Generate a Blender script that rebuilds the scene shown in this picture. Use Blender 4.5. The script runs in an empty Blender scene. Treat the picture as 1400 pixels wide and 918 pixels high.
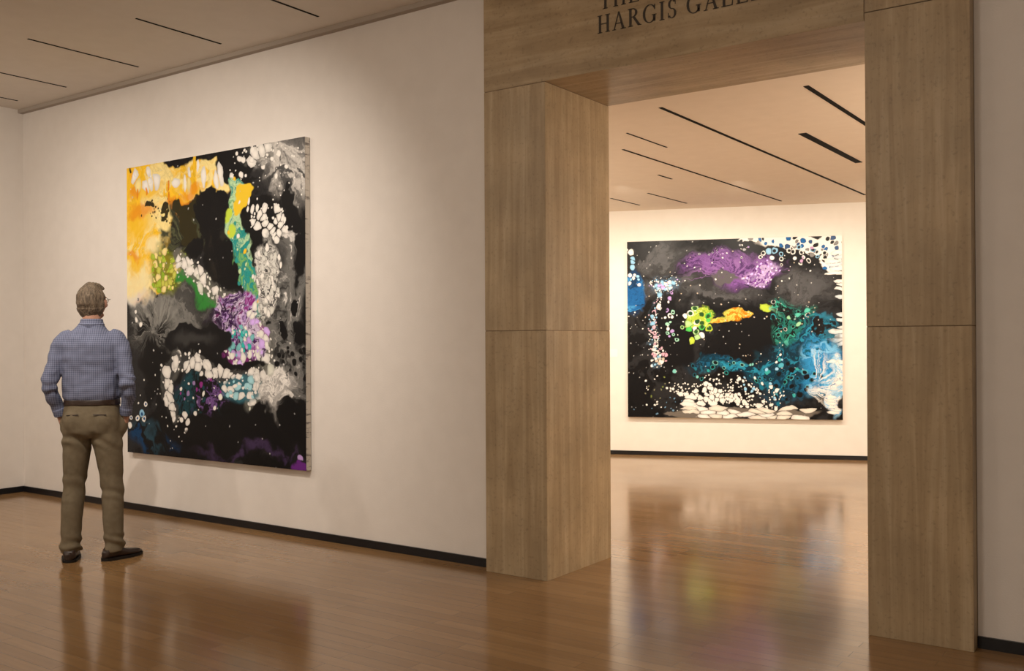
import bpy, bmesh, math, random
import numpy as np
from mathutils import Vector, Matrix, noise as mnoise

scene = bpy.context.scene
scene.view_settings.view_transform = 'Standard'
scene.view_settings.look = 'None'
scene.view_settings.exposure = 0.0
COL = scene.collection
R = math.radians

# ------------------------------------------------------------ helpers
def link(ob, parent=None):
    COL.objects.link(ob)
    if parent is not None:
        ob.parent = parent
    return ob

def empty(name, loc=(0, 0, 0), rz=0.0):
    e = bpy.data.objects.new(name, None)
    e.empty_display_size = 0.2
    e.location = loc
    e.rotation_euler = (0, 0, rz)
    COL.objects.link(e)
    return e

def mat(name, color=(.8, .8, .8), rough=.6, spec=.5, metal=0.0):
    m = bpy.data.materials.new(name)
    m.use_nodes = True
    b = m.node_tree.nodes['Principled BSDF']
    b.inputs['Base Color'].default_value = (*color, 1)
    b.inputs['Roughness'].default_value = rough
    b.inputs['Specular IOR Level'].default_value = spec
    b.inputs['Metallic'].default_value = metal
    return m

def N(m, t, **kw):
    n = m.node_tree.nodes.new(t)
    for k, v in kw.items():
        setattr(n, k, v)
    return n

def L(m, a, b):
    m.node_tree.links.new(a, b)

def noisy(name, c1, c2, scale=(5, 5, 5), nscale=3.0, rough=.6, spec=.3, bump=0.1, bscale=80, detail=6, lo=.3, hi=.7, dist=0.0):
    m = mat(name, c1, rough, spec)
    b = m.node_tree.nodes['Principled BSDF']
    tc = N(m, 'ShaderNodeTexCoord')
    mp = N(m, 'ShaderNodeMapping')
    mp.inputs['Scale'].default_value = scale
    L(m, tc.outputs['Object'], mp.inputs['Vector'])
    n = N(m, 'ShaderNodeTexNoise')
    n.inputs['Scale'].default_value = nscale
    n.inputs['Detail'].default_value = detail
    n.inputs['Distortion'].default_value = dist
    L(m, mp.outputs[0], n.inputs['Vector'])
    r = N(m, 'ShaderNodeValToRGB')
    r.color_ramp.elements[0].position = lo
    r.color_ramp.elements[1].position = hi
    r.color_ramp.elements[0].color = (*c1, 1)
    r.color_ramp.elements[1].color = (*c2, 1)
    L(m, n.outputs['Fac'], r.inputs[0])
    L(m, r.outputs[0], b.inputs['Base Color'])
    if bump:
        n2 = N(m, 'ShaderNodeTexNoise')
        n2.inputs['Scale'].default_value = bscale
        L(m, tc.outputs['Object'], n2.inputs['Vector'])
        bp = N(m, 'ShaderNodeBump')
        bp.inputs['Strength'].default_value = bump
        bp.inputs['Distance'].default_value = .01
        L(m, n2.outputs['Fac'], bp.inputs['Height'])
        L(m, bp.outputs[0], b.inputs['Normal'])
    return m

def mesh_ob(name, verts, faces, material=None, parent=None, smooth=False):
    me = bpy.data.meshes.new(name)
    me.from_pydata([tuple(v) for v in verts], [], faces)
    me.update()
    if smooth:
        for p in me.polygons:
            p.use_smooth = True
    ob = bpy.data.objects.new(name, me)
    if material:
        me.materials.append(material)
    return link(ob, parent)

def box(name, lo, hi, material, parent=None, bevel=0.0):
    bm = bmesh.new()
    bmesh.ops.create_cube(bm, size=1)
    for v in bm.verts:
        v.co = Vector([(lo[i] + hi[i]) / 2 + v.co[i] * (hi[i] - lo[i]) for i in range(3)])
    if bevel:
        bmesh.ops.bevel(bm, geom=bm.edges[:], offset=bevel, segments=2, affect='EDGES')
    me = bpy.data.meshes.new(name)
    bm.to_mesh(me)
    bm.free()
    me.materials.append(material)
    ob = bpy.data.objects.new(name, me)
    return link(ob, parent)

# ------------------------------------------------------------ materials
M_wall = noisy('wall_paint', (.76, .72, .68), (.79, .75, .71), nscale=1.5, rough=.85, spec=.15, bump=.08, bscale=120)
M_ceil = noisy('ceiling_paint', (.72, .67, .61), (.75, .70, .64), nscale=1.5, rough=.95, spec=.05, bump=.03)
M_black = mat('black_baseboard', (.008, .008, .010), .35, .4)
M_slot = mat('slot_black', (.01, .009, .008), .8, .1)
M_trim = mat('cornice_paint', (.42, .37, .32), .8, .1)

def travertine(name, scale, c1, c2, c3):
    m = mat(name, c1, .42, .35)
    b = m.node_tree.nodes['Principled BSDF']
    tc = N(m, 'ShaderNodeTexCoord')
    oi = N(m, 'ShaderNodeObjectInfo')
    add = N(m, 'ShaderNodeVectorMath', operation='ADD')
    mul = N(m, 'ShaderNodeMath', operation='MULTIPLY'); mul.inputs[1].default_value = 37.0
    L(m, oi.outputs['Random'], mul.inputs[0])
    L(m, tc.outputs['Object'], add.inputs[0]); L(m, mul.outputs[0], add.inputs[1])
    mp = N(m, 'ShaderNodeMapping'); mp.inputs['Scale'].default_value = scale
    L(m, add.outputs[0], mp.inputs['Vector'])
    n1 = N(m, 'ShaderNodeTexNoise'); n1.inputs['Scale'].default_value = 1.0; n1.inputs['Detail'].default_value = 8; n1.inputs['Roughness'].default_value = .62; n1.inputs['Distortion'].default_value = .8
    L(m, mp.outputs[0], n1.inputs['Vector'])
    r = N(m, 'ShaderNodeValToRGB')
    e = r.color_ramp.elements
    e[0].position = .26; e[0].color = (*c1, 1)
    e[1].position = .74; e[1].color = (*c3, 1)
    k = e.new(.5); k.color = (*c2, 1)
    L(m, n1.outputs['Fac'], r.inputs[0])
    n2 = N(m, 'ShaderNodeTexNoise'); n2.inputs['Scale'].default_value = 3.2; n2.inputs['Detail'].default_value = 7; n2.inputs['Roughness'].default_value = .6
    L(m, add.outputs[0], n2.inputs['Vector'])
    mr = N(m, 'ShaderNodeMapRange'); mr.inputs['From Min'].default_value = .3; mr.inputs['From Max'].default_value = .7; mr.inputs['To Min'].default_value = .84; mr.inputs['To Max'].default_value = 1.14
    L(m, n2.outputs['Fac'], mr.inputs['Value'])
    n4 = N(m, 'ShaderNodeTexNoise'); n4.inputs['Scale'].default_value = 55; n4.inputs['Detail'].default_value = 3
    L(m, add.outputs[0], n4.inputs['Vector'])
    mr4 = N(m, 'ShaderNodeMapRange'); mr4.inputs['From Min'].default_value = .3; mr4.inputs['From Max'].default_value = .42; mr4.inputs['To Min'].default_value = .80; mr4.inputs['To Max'].default_value = 1.0
    L(m, n4.outputs['Fac'], mr4.inputs['Value'])
    mm = N(m, 'ShaderNodeMath', operation='MULTIPLY'); L(m, mr.outputs[0], mm.inputs[0]); L(m, mr4.outputs[0], mm.inputs[1])
    vm = N(m, 'ShaderNodeVectorMath', operation='SCALE')
    L(m, r.outputs[0], vm.inputs[0]); L(m, mm.outputs[0], vm.inputs['Scale'])
    L(m, vm.outputs[0], b.inputs['Base Color'])
    bp = N(m, 'ShaderNodeBump'); bp.inputs['Strength'].default_value = .08; bp.inputs['Distance'].default_value = .003
    L(m, n1.outputs['Fac'], bp.inputs['Height']); L(m, bp.outputs[0], b.inputs['Normal'])
    return m
TC = ((.315, .228, .130), (.415, .315, .192), (.520, .415, .275))
M_trav_v = travertine('travertine_vertical', (19, 19, .8), *TC)
M_trav_h = travertine('travertine_horizontal', (1.0, 13, 12), *TC)

def floor_mat():
    m = mat('polished_maple', (.3, .15, .06), .2, .5)
    b = m.node_tree.nodes['Principled BSDF']
    tc = N(m, 'ShaderNodeTexCoord')
    br = N(m, 'ShaderNodeTexBrick')
    br.offset = .37; br.offset_frequency = 2
    br.inputs['Color1'].default_value = (.265, .148, .060, 1)
    br.inputs['Color2'].default_value = (.325, .190, .083, 1)
    br.inputs['Mortar'].default_value = (.13, .072, .03, 1)
    br.inputs['Scale'].default_value = 1
    br.inputs['Mortar Size'].default_value = .001
    br.inputs['Mortar Smooth'].default_value = .3
    br.inputs['Brick Width'].default_value = .95
    br.inputs['Row Height'].default_value = .083
    L(m, tc.outputs['Object'], br.inputs['Vector'])
    mp = N(m, 'ShaderNodeMapping'); mp.inputs['Scale'].default_value = (2.5, 45, 1)
    L(m, tc.outputs['Object'], mp.inputs['Vector'])
    n = N(m, 'ShaderNodeTexNoise'); n.inputs['Scale'].default_value = 1; n.inputs['Detail'].default_value = 6
    L(m, mp.outputs[0], n.inputs['Vector'])
    mr = N(m, 'ShaderNodeMapRange'); mr.inputs['To Min'].default_value = .82; mr.inputs['To Max'].default_value = 1.16
    L(m, n.outputs['Fac'], mr.inputs['Value'])
    vm = N(m, 'ShaderNodeVectorMath', operation='SCALE')
    L(m, br.outputs['Color'], vm.inputs[0]); L(m, mr.outputs[0], vm.inputs['Scale'])
    L(m, vm.outputs[0], b.inputs['Base Color'])
    n2 = N(m, 'ShaderNodeTexNoise'); n2.inputs['Scale'].default_value = 1.3; n2.inputs['Detail'].default_value = 4
    L(m, tc.outputs['Object'], n2.inputs['Vector'])
    mr2 = N(m, 'ShaderNodeMapRange'); mr2.inputs['From Min'].default_value = .3; mr2.inputs['From Max'].default_value = .7
    mr2.inputs['To Min'].default_value = .11; mr2.inputs['To Max'].default_value = .19
    L(m, n2.outputs['Fac'], mr2.inputs['Value']); L(m, mr2.outputs[0], b.inputs['Roughness'])
    b.inputs['Specular IOR Level'].default_value = .75
    n3 = N(m, 'ShaderNodeTexNoise'); n3.inputs['Scale'].default_value = 9; n3.inputs['Detail'].default_value = 2
    L(m, tc.outputs['Object'], n3.inputs['Vector'])
    bp = N(m, 'ShaderNodeBump'); bp.inputs['Strength'].default_value = .05; bp.inputs['Distance'].default_value = .01
    L(m, n3.outputs['Fac'], bp.inputs['Height'])
    bp2 = N(m, 'ShaderNodeBump'); bp2.inputs['Strength'].default_value = .25; bp2.inputs['Distance'].default_value = .001
    L(m, br.outputs['Fac'], bp2.inputs['Height']); bp2.invert = True
    L(m, bp.outputs[0], bp2.inputs['Normal'])
    L(m, bp2.outputs[0], b.inputs['Normal'])
    return m
M_floor = floor_mat()

# ------------------------------------------------------------ room shell
XL, XR, YB = -9.30, 4.0, -4.0
YW, YF, YR = 4.957, 4.865, 5.64      # painted wall face, stone face, back of stone
ZC, ZC2 = 3.70, 3.06
PX0, PX1, OX0, OX1 = -3.64, -.84, -3.18, -1.315
dw = Vector((.934, .357, 0)).normalized()
nw = Vector((dw.y, -dw.x, 0))

box('floor', (XL - .2, YB - .2, -.1), (XR + .2, 14.2, 0), M_floor)
box('ceiling', (XL - .2, YB - .2, ZC), (XR + .2, YR, ZC + .15), M_ceil)
box('wall_gallery_left_part', (XL, YW, 0), (PX0, YR, ZC), M_wall)
box('wall_gallery_right_part', (PX1, YW, 0), (XR, YR, ZC), M_wall)
box('wall_left', (XL - .2, YB, 0), (XL, YR, ZC), M_wall)
box('wall_right', (XR, YB, 0), (XR + .2, YR, ZC), M_wall)
box('wall_back', (XL - .2, YB - .2, 0), (XR + .2, YB, ZC), M_wall)
M_ceil2 = noisy('ceiling_paint_inner', (.80, .71, .61), (.83, .74, .64), nscale=1.5, rough=.95, spec=.0, bump=.03)
box('ceiling_inner_room', (XL - .2, YR, ZC2), (XR + .2, 14.2, ZC2 + .15), M_ceil2)
def wall_pt(s, off=0.0):
    base = nw * (-12.15 + off)
    return base + dw * s
def angled_box(name, s0, s1, z0, z1, o0, o1, m, parent=None):
    v = []
    for z in (z0, z1):
        for (s, o) in ((s0, o0), (s1, o0), (s1, o1), (s0, o1)):
            p = wall_pt(s, o); v.append((p.x, p.y, z))
    f = [(0, 1, 2, 3), (7, 6, 5, 4), (0, 4, 5, 1), (1, 5, 6, 2), (2, 6, 7, 3), (3, 7, 4, 0)]
    ob = mesh_ob(name, v, f, m, parent)
    bm = bmesh.new(); bm.from_mesh(ob.data); bmesh.ops.recalc_face_normals(bm, faces=bm.faces[:]); bm.to_mesh(ob.data); bm.free()
    return ob
def s_of(x):
    return (x - nw.x * -12.15) / dw.x
M_wall2 = noisy('wall_paint_inner', (.80, .76, .70), (.83, .79, .73), nscale=1.5, rough=.85, spec=.15, bump=.06, bscale=120)
angled_box('wall_inner_far', s_of(-8.2), s_of(2.2), 0, ZC2, -.2, 0, M_wall2)
angled_box('baseboard_inner_far', s_of(-7.9), s_of(1.5), 0, .05, 0, .015, M_black)
box('wall_inner_left', (-8.2, YR, 0), (-8.0, 10.0, ZC2), M_wall2)
box('wall_inner_right', (1.6, YR, 0), (1.8, 13.7, ZC2), M_wall2)

box('baseboard_gallery_left_part', (XL + .015, YW - .014, 0), (PX0, YW, .055), M_black)
box('baseboard_gallery_right_part', (PX1, YW - .014, 0), (XR, YW, .055), M_black)
box('baseboard_left', (XL, YB, 0), (XL + .014, YW, .055), M_black)
box('baseboard_right', (XR - .014, YB, 0), (XR, YW - .015, .055), M_black)
box('trim_1', (XL, YW - .05, ZC - .035), (PX0, YW, ZC), M_trim)
box('trim_2', (PX1, YW - .05, ZC - .035), (XR, YW, ZC), M_trim)

# ------------------------------------------------------------ ceiling slots
sl = empty('ceiling_slot_diffusers', (-5, 3, ZC))
def slot(x, y0, y1, z, w=.014):
    box('slot', (x - w - sl.location.x, y0 - sl.location.y, z - .003 - sl.location.z),
        (x + w - sl.location.x, y1 - sl.location.y, z + .02 - sl.location.z), M_slot, sl)
for i, x in enumerate((-3.9, -4.96, -6.01, -7.06, -8.13, -8.95, -2.8, -1.7, -.6, .5, 1.6, 2.7)):
    for (a, b) in ((4.72, 3.5), (3.25, 1.6), (.9, -1.2), (-1.6, -3.6)):
        if i in (2,) and a > 4: a, b = 4.72, 4.0
        slot(x, b + (.3 if i % 2 else 0), a, ZC, .009)
slot(-4.7, 3.2, 4.35, ZC, .014)
slot(-5.5, 2.8, 3.9, ZC, .014)
for (x, y0, y1, w) in ((-3.03, 6.1, 11.2, .014), (-2.02, 6.13, 11.2, .018), (-2.515, 7.53, 9.1, .032), (-3.96, 7.26, 11.1, .011),
                       (-3.62, 6.7, 7.4, .007), (-4.93, 9.6, 10.6, .010), (-5.45, 9.7, 10.4, .010), (-4.3, 8.6, 8.9, .010), (-1.0, 6.1, 11, .014), (-6, 6.1, 9.5, .014)):
    slot(x, y0, y1, ZC2, w)

# ------------------------------------------------------------ travertine doorway
tv = empty('travertine_doorway', ((PX0 + PX1) / 2, YF, 0))
def tbox(name, lo, hi, m):
    g = .0018
    o = tv.location
    return box(name, (lo[0] + g - o.x, lo[1] - o.y, lo[2] + g - o.z), (hi[0] - g - o.x, hi[1] - o.y, hi[2] - g - o.z), m, tv, .0015)
tbox('pier_stone_lower', (PX0, YF, -.0018), (OX0, YR, 1.504), M_trav_v)
tbox('pier_stone_upper', (PX0, YF, 1.504), (OX0, YR, 3.0), M_trav_v)
tbox('jamb_stone_lower', (OX1, YF, -.0018), (PX1, YR, 1.504), M_trav_v)
tbox('jamb_stone_upper', (OX1, YF, 1.504), (PX1, YR, 3.04), M_trav_v)
tbox('jamb_stone_top', (OX1, YF, 3.04), (PX1, YR, ZC), M_trav_v)
tbox('lintel_stone', (PX0, YF, 3.0), (OX1, YR, ZC), M_trav_h)
M_joint = mat('stone_joint', (.20, .14, .09), .9, .1)
g = .004
box('joint_core_a', (PX0 + g - tv.location.x, g, 0.01), (OX0 - g - tv.location.x, YR - YF - g, ZC - .01), M_joint, tv)
box('joint_core_b', (OX1 + g - tv.location.x, g, 0.01), (PX1 - g - tv.location.x, YR - YF - g, ZC - .01), M_joint, tv)
box('joint_core_c', (PX0 + g - tv.location.x, g, 3.0 + g), (PX1 - g - tv.location.x, YR - YF - g, ZC - .01), M_joint, tv)

# lettering (serif capitals built stroke by stroke)
M_letter = mat('letter_dark_metal', (.045, .036, .028), .5, .4)
class Glyphs:
    def __init__(s): s.v = []; s.f = []
    def poly(s, pts, ox, oy, k):
        i = len(s.v); n = len(pts)
        for d in (0, .004):
            for (x, y) in pts: s.v.append((ox + x * k, d, oy + y * k))
        s.f.append(tuple(range(i + n, i + 2 * n)))
        for j in range(n):
            a, b = i + j, i + (j + 1) % n
            s.f.append((a, b, b + n, a + n))
        s.f.append(tuple(reversed(range(i, i + n))))
def G_rect(a, b, c, d): return [(a, b), (c, b), (c, d), (a, d)]
def G_arc(cx, cy, rx, ry, a0, a1, tmin=.045, tmax=.13, n=18):
    out = []
    for j in range(n):
        q = []
        for a in (a0 + (a1 - a0) * j / n, a0 + (a1 - a0) * (j + 1) / n):
            r = R(a); t = tmin + (tmax - tmin) * abs(math.cos(r)) ** 1.3
            q.append(((cx + rx * math.cos(r), cy + ry * math.sin(r)), (cx + (rx - t) * math.cos(r), cy + (ry - t * .8) * math.sin(r))))
        out.append([q[0][0], q[1][0], q[1][1], q[0][1]])
    return out
def stem(x, w=.13, s=.08): return [G_rect(x, 0, x + w, 1), G_rect(x - s, 0, x + w + s, .035), G_rect(x - s, .965, x + w + s, 1)]
GL = {
 'H': (.84, stem(.1) + stem(.6) + [G_rect(.2, .48, .64, .53)]),
 'A': (.84, [[(.08, 0), (.13, 0), (.43, 1), (.38, 1)], [(.36, 1), (.44, 1), (.76, 0), (.61, 0)], G_rect(.18, .33, .6, .375), G_rect(0, 0, .22, .035), G_rect(.52, 0, .84, .035)]),
 'R': (.80, stem(.1) + G_arc(.30, .75, .29, .25, -90, 90) + [G_rect(.2, .955, .32, 1), G_rect(.2, .5, .32, .54), [(.30, .51), (.45, .51), (.80, 0), (.63, 0)], G_rect(.63, 0, .84, .03)]),
 'G': (.86, G_arc(.43, .5, .42, .51, 40, 325) + [G_rect(.63, .06, .76, .42), G_rect(.55, .39, .83, .425), [(.70, .70), (.74, .70), (.75, .98), (.71, .95)]]),
 'I': (.36, stem(.11)),
 'S': (.58, G_arc(.28, .75, .22, .26, 35, 275, .05, .12) + G_arc(.28, .26, .25, .27, 95, -145, .05, .12) + [G_rect(.46, .72, .49, .97), G_rect(.05, .03, .08, .3)]),
 'L': (.68, stem(.1) + [G_rect(.2, 0, .62, .04), [(.58, 0), (.64, 0), (.66, .26), (.62, .26)]]),
 'E': (.70, stem(.1) + [G_rect(.2, 0, .62, .04), [(.58, 0), (.64, 0), (.66, .24), (.62, .24)], G_rect(.2, .96, .6, 1), [(.57, 1), (.62, 1), (.62, .78), (.58, .78)], G_rect(.2, .49, .5, .53), G_rect(.47, .4, .5, .62)]),
 'Y': (.80, [G_rect(.34, 0, .47, .48), G_rect(.26, 0, .55, .035), [(.05, 1), (.2, 1), (.47, .46), (.34, .46)], [(.66, 1), (.71, 1), (.45, .44), (.40, .46)], G_rect(-.02, .965, .28, 1), G_rect(.57, .965, .8, 1)]),
 'T': (.74, [G_rect(.31, 0, .44, 1), G_rect(.23, 0, .52, .035), G_rect(.03, .96, .72, 1), [(.03, 1), (.06, 1), (.05, .76), (.02, .76)], [(.69, 1), (.72, 1), (.73, .76), (.70, .76)]]),
}
gl = Glyphs()
def write(txt, x0, z0, k, gap=.15):
    x = x0
    for ch in txt:
        if ch == ' ': x += .42 * k; continue
        w, polys = GL[ch]
        for p in polys: gl.poly(p, x, z0, k)
        x += (w + gap) * k
write('HARGIS GALLERY', -2.815, 3.216, .102, .13)
write('THE', -2.80, 3.352, .102, .13)
lt = mesh_ob('lettering_sign', gl.v, gl.f, M_letter)
lt.location = (0, YF - .004, 0)

# ------------------------------------------------------------ paintings
_T = {}
def vn(x, y, seed):
    if seed not in _T: _T[seed] = np.random.RandomState(seed).rand(256, 256)
    T = _T[seed]
    xi = np.floor(x).astype(int); yi = np.floor(y).astype(int)
    fx = x - xi; fy = y - yi
    fx = fx * fx * (3 - 2 * fx); fy = fy * fy * (3 - 2 * fy)
    a = T[xi & 255, yi & 255]; b = T[(xi + 1) & 255, yi & 255]
    c = T[xi & 255, (yi + 1) & 255]; d = T[(xi + 1) & 255, (yi + 1) & 255]
    return (a * (1 - fx) + b * fx) * (1 - fy) + (c * (1 - fx) + d * fx) * fy
def fbm(x, y, f, o, seed):
    s = 0; a = 1; t = 0
    for i in range(o):
        s = s + a * vn(x * f + 17 * i, y * f + 31 * i, seed + i); t += a; a *= .55; f *= 2.03
    return s / t
def sst(a, b, x):
    t = np.clip((x - a) / (b - a), 0, 1)
    return t * t * (3 - 2 * t)
def C(*c): return np.array(c, dtype=float)
WHITE = C(.88, .86, .82); BLACK = C(.006, .006, .007); YEL = C(.90, .55, .025); ORG = C(.80, .27, .008); CREAM = C(.92, .76, .32)
LIME = C(.42, .55, .05); TEAL = C(.02, .30, .28); PURP = C(.09, .015, .15); MAG = C(.28, .03, .24); LAV = C(.45, .30, .62)
BLUE = C(.010, .12, .36); LBLUE = C(.30, .58, .82); DTEAL = C(.006, .08, .12); GREEN = C(.05, .34, .06); GREY = C(.22, .215, .21)

class Canvas:
    def __init__(s, W, H, nx, ny, seed, conv, kx, ky):
        s.W, s.H, s.nx, s.ny, s.conv, s.kx, s.ky, s.seed = W, H, nx, ny, conv, kx, ky, seed
        s.U, s.V = np.meshgrid(np.linspace(0, W, nx), np.linspace(0, H, ny))
        s.wx = (fbm(s.U, s.V, 3.0, 5, seed) - .5); s.wy = (fbm(s.U, s.V, 3.0, 5, seed + 9) - .5)
        s.img = np.zeros((ny, nx, 3)) + BLACK
        s.ns = seed + 40
    def n(s, f, o=4, warp=0.0, sx=1, sy=1):
        s.ns += 7
        return fbm((s.U + s.wx * warp) * sx, (s.V + s.wy * warp) * sy, f, o, s.ns)
    def ell(s, *es, warp=.35, soft=.18):
        m = np.zeros_like(s.U)
        for (x, y, rx, ry) in es:
            cx, cy = s.conv(x, y)
            d = np.sqrt(((s.U + s.wx * warp - cx) / (rx * s.kx)) ** 2 + ((s.V + s.wy * warp - cy) / (ry * s.ky)) ** 2)
            m = np.maximum(m, 1 - sst(1 - soft, 1 + soft, d))
        return m
    def stroke(s, pts, r, warp=.2, soft=.2):
        r = r * (s.kx + s.ky) / 2
        m = np.zeros_like(s.U); U = s.U + s.wx * warp; V = s.V + s.wy * warp
        P = [s.conv(*p) for p in pts]
        for a, b in zip(P[:-1], P[1:]):
            dx, dy = b[0] - a[0], b[1] - a[1]
            t = np.clip(((U - a[0]) * dx + (V - a[1]) * dy) / (dx * dx + dy * dy + 1e-9), 0, 1)
            d = np.hypot(U - a[0] - t * dx, V - a[1] - t * dy) / r
            m = np.maximum(m, 1 - sst(1 - soft, 1 + soft, d))
        return m
    def put(s, m, col):
        m = np.clip(m, 0, 1)[..., None]
        s.img = s.img * (1 - m) + col * m
    def mix(s, a, b, t):
        t = np.clip(t, 0, 1)[..., None]
        return a * (1 - t) + b * t
    def smoke(s, m, a, b, f=9, p=2.0, warp=.5):
        n = s.n(f, 6, warp)
        r = 1 - np.abs(2 * n - 1) * 2.2
        r = np.clip(r, 0, 1) ** (p + .6) * .55 + .45 * sst(.42, .75, s.n(f * .7, 5, warp))
        r = r * np.clip(sst(.3, .65, s.n(3.2, 4, .5)) * 1.15, 0, 1) * (.75 + .5 * s.n(45, 2))
        s.put(m, s.mix(a, b, r))
    def swirl(s, m, cols, f=2.0, k=3.0, warp=.7, amt=1.0, o=6, lo=.30, hi=.85, vein=.35):
        """flowing contour bands of poured paint with fine veins"""
        q1 = s.n(f * 1.1, 4, warp); q2 = s.n(f * 1.1, 4, warp)
        s.ns += 7
        U2 = s.U + (q1 - .5) * 1.3; V2 = s.V + (q2 - .5) * 1.3
        v = fbm(U2, V2, f, o, s.ns)
        v = ((v - .2) * 1.6 * k * len(cols)) % len(cols)
        i0 = np.floor(v).astype(int) % len(cols); t = sst(lo, hi, v - np.floor(v))
        ca = np.array(cols)
        col = ca[i0] * (1 - t[..., None]) + ca[(i0 + 1) % len(cols)] * t[..., None]
        r = np.abs(2 * fbm(U2, V2, f * 5, 4, s.ns + 3) - 1)
        col = col * (1 - vein * (1 - sst(.0, .09, r)))[..., None] * (.86 + .28 * fbm(U2, V2, f * 11, 3, s.ns + 5))[..., None]
        s.put(m * amt, col)
    def rays(s, cx, cy, rx, ry, col, n=60, thr=.55, a0=0, a1=360, amt=1.0):
        x, y = s.conv(cx, cy)
        dx = (s.U + s.wx * .3 - x) / (rx * s.kx); dy = (s.V + s.wy * .3 - y) / (ry * s.ky)
        d = np.hypot(dx, dy); a = np.arctan2(dy, dx) + .5 * d
        s.ns += 5
        v = fbm((np.cos(a) + 2) * n / 8, (np.sin(a) + 2) * n / 8 + d * .5, 1.0, 4, s.ns)
        deg = np.degrees(a) % 360
        inside = ((deg >= a0) & (deg <= a1)) if a0 <= a1 else ((deg >= a0) | (deg <= a1))
        s.put(amt * sst(thr - .06, thr + .1, v) * (1 - sst(.45, 1.05, d + .6 * (v - .5))) * sst(.05, .3, d) * inside, col)
    def cells(s, m, size, cols, border=None, keep=.9, sx=1.0, sy=1.0, gap=.10, rmax=.62, ring=None, rk=.3, warp=.10):
        s.ns += 13
        rs = np.random.RandomState(s.ns)
        jx, jy, idt = rs.rand(256, 256), rs.rand(256, 256), rs.rand(256, 256)
        x = (s.U + s.wx * warp) / (size * sx); y = (s.V + s.wy * warp) / (size * sy)
        xi = np.floor(x).astype(int); yi = np.floor(y).astype(int)
        F1 = np.full_like(x, 9.0); F2 = F1.copy(); cid = np.zeros_like(x); gx = x.copy(); gy = y.copy()
        for i in (-1, 0, 1):
            for j in (-1, 0, 1):
                a, b = (xi + i), (yi + j)
                px = a + .08 + .84 * jx[a & 255, b & 255]; py = b + .08 + .84 * jy[a & 255, b & 255]
                d = np.hypot(x - px, y - py)
                c = d < F1
                F2 = np.where(c, F1, np.minimum(F2, d))
                gx = np.where(c, px, gx); gy = np.where(c, py, gy)
                cid = np.where(c, idt[a & 255, b & 255], cid)
                F1 = np.where(c, d, F1)
        ci = np.clip((gx * size * sx / s.W * (s.nx - 1)), 0, s.nx - 1).astype(int)
        cj = np.clip((gy * size * sy / s.H * (s.ny - 1)), 0, s.ny - 1).astype(int)
        mc = m[cj, ci]
        on = (mc > .45) & (cid < keep)
        if border is not None: s.put(m * .9, border)
        rr = rmax * (.45 + .55 * (cid * 7.3 % 1))
        q = F1 / (F2 + 1e-6); kq = 1 - gap * 2.0
        body = (1 - sst(kq - .05, kq + .05, q)) * (1 - sst(rr - .05, rr + .03, F1)) * on
        k = (cid * 13.7 % 1) * len(cols)
        col = np.zeros(x.shape + (3,))
        for q_, c in enumerate(cols): col[(k >= q_) & (k < q_ + 1)] = c
        col = col * (1.02 - .25 * sst(.15, .9, q))[..., None]
        s.put(body, col)
        if ring is not None:
            s.put((1 - sst(rk * rr, rk * rr + .12, F1)) * on * ((cid * 5.1 % 1) < .55), ring)
    def lace(s, m, size, cols, border=None, keep=1.2, ms=None, gap=.06, rmax=1.0, halo=C(.13, .13, .12), froth=.35, **kw):
        """poured-paint lacing: soft halo, froth of small cells, packed large cells"""
        ms = m if ms is None else ms
        if halo is not None: s.put(ms * .7 * sst(.4, .65, s.n(14, 4, .5)), halo)
        if border is not None: s.put(m * .9, border)
        s.cells(ms, size * .42, cols, keep=froth, gap=.12, rmax=.55)
        s.cells(m, size, cols, keep=keep * .72, gap=gap, rmax=rmax, **kw)
        s.cells(m, size * .7, cols, keep=.22, gap=gap, rmax=.6, **kw)
    def dots(s, m, size, col, keep=.4, r=.22):
        s.cells(m, size, [col], keep=keep, rmax=r, gap=.02)

def build_canvas(name, cv, depth, M, side_mat):
    nx, ny = cv.nx, cv.ny
    me = bpy.data.meshes.new(name + '_front')
    co = np.zeros((ny, nx, 3)); co[..., 0] = cv.U; co[..., 2] = -cv.V
    me.vertices.add(nx * ny); me.vertices.foreach_set('co', co.reshape(-1))
    idx = np.arange(nx * ny).reshape(ny, nx)
    q = np.stack([idx[1:, :-1], idx[1:, 1:], idx[:-1, 1:], idx[:-1, :-1]], -1).reshape(-1, 4)
    nf = len(q)
    me.loops.add(nf * 4); me.loops.foreach_set('vertex_index', q.reshape(-1).astype(np.int32))
    me.polygons.add(nf); me.polygons.foreach_set('loop_start', np.arange(0, nf * 4, 4, dtype=np.int32))
    me.polygons.foreach_set('loop_total', np.full(nf, 4, dtype=np.int32))
    me.update(calc_edges=True); me.validate()
    a = me.color_attributes.new('paint', 'FLOAT_COLOR', 'POINT')
    rgba = np.ones((ny, nx, 4)); rgba[..., :3] = np.clip(cv.img, 0, 1)
    a.data.foreach_set('color', rgba.reshape(-1).astype(np.float32))
    m = mat(name + '_paint', (.5, .5, .5), .38, .16)
    b = m.node_tree.nodes['Principled BSDF']
    at = N(m, 'ShaderNodeAttribute'); at.attribute_name = 'paint'
    L(m, at.outputs['Color'], b.inputs['Base Color'])
    me.materials.append(m)
    par = empty(name); par.matrix_world = M
    f = bpy.data.objects.new('painted_canvas', me); link(f, par); f.location = (0, -.0005, 0)
    W, H = cv.W, cv.H
    box('stretcher', (0, 0, -H), (W, depth, 0), side_mat, par, .003)
    return par
M_side = noisy('canvas_side', (.20, .18, .17), (.62, .58, .52), nscale=3, scale=(4, 4, 14), rough=.8, bump=.1, lo=.33, hi=.45)

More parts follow.
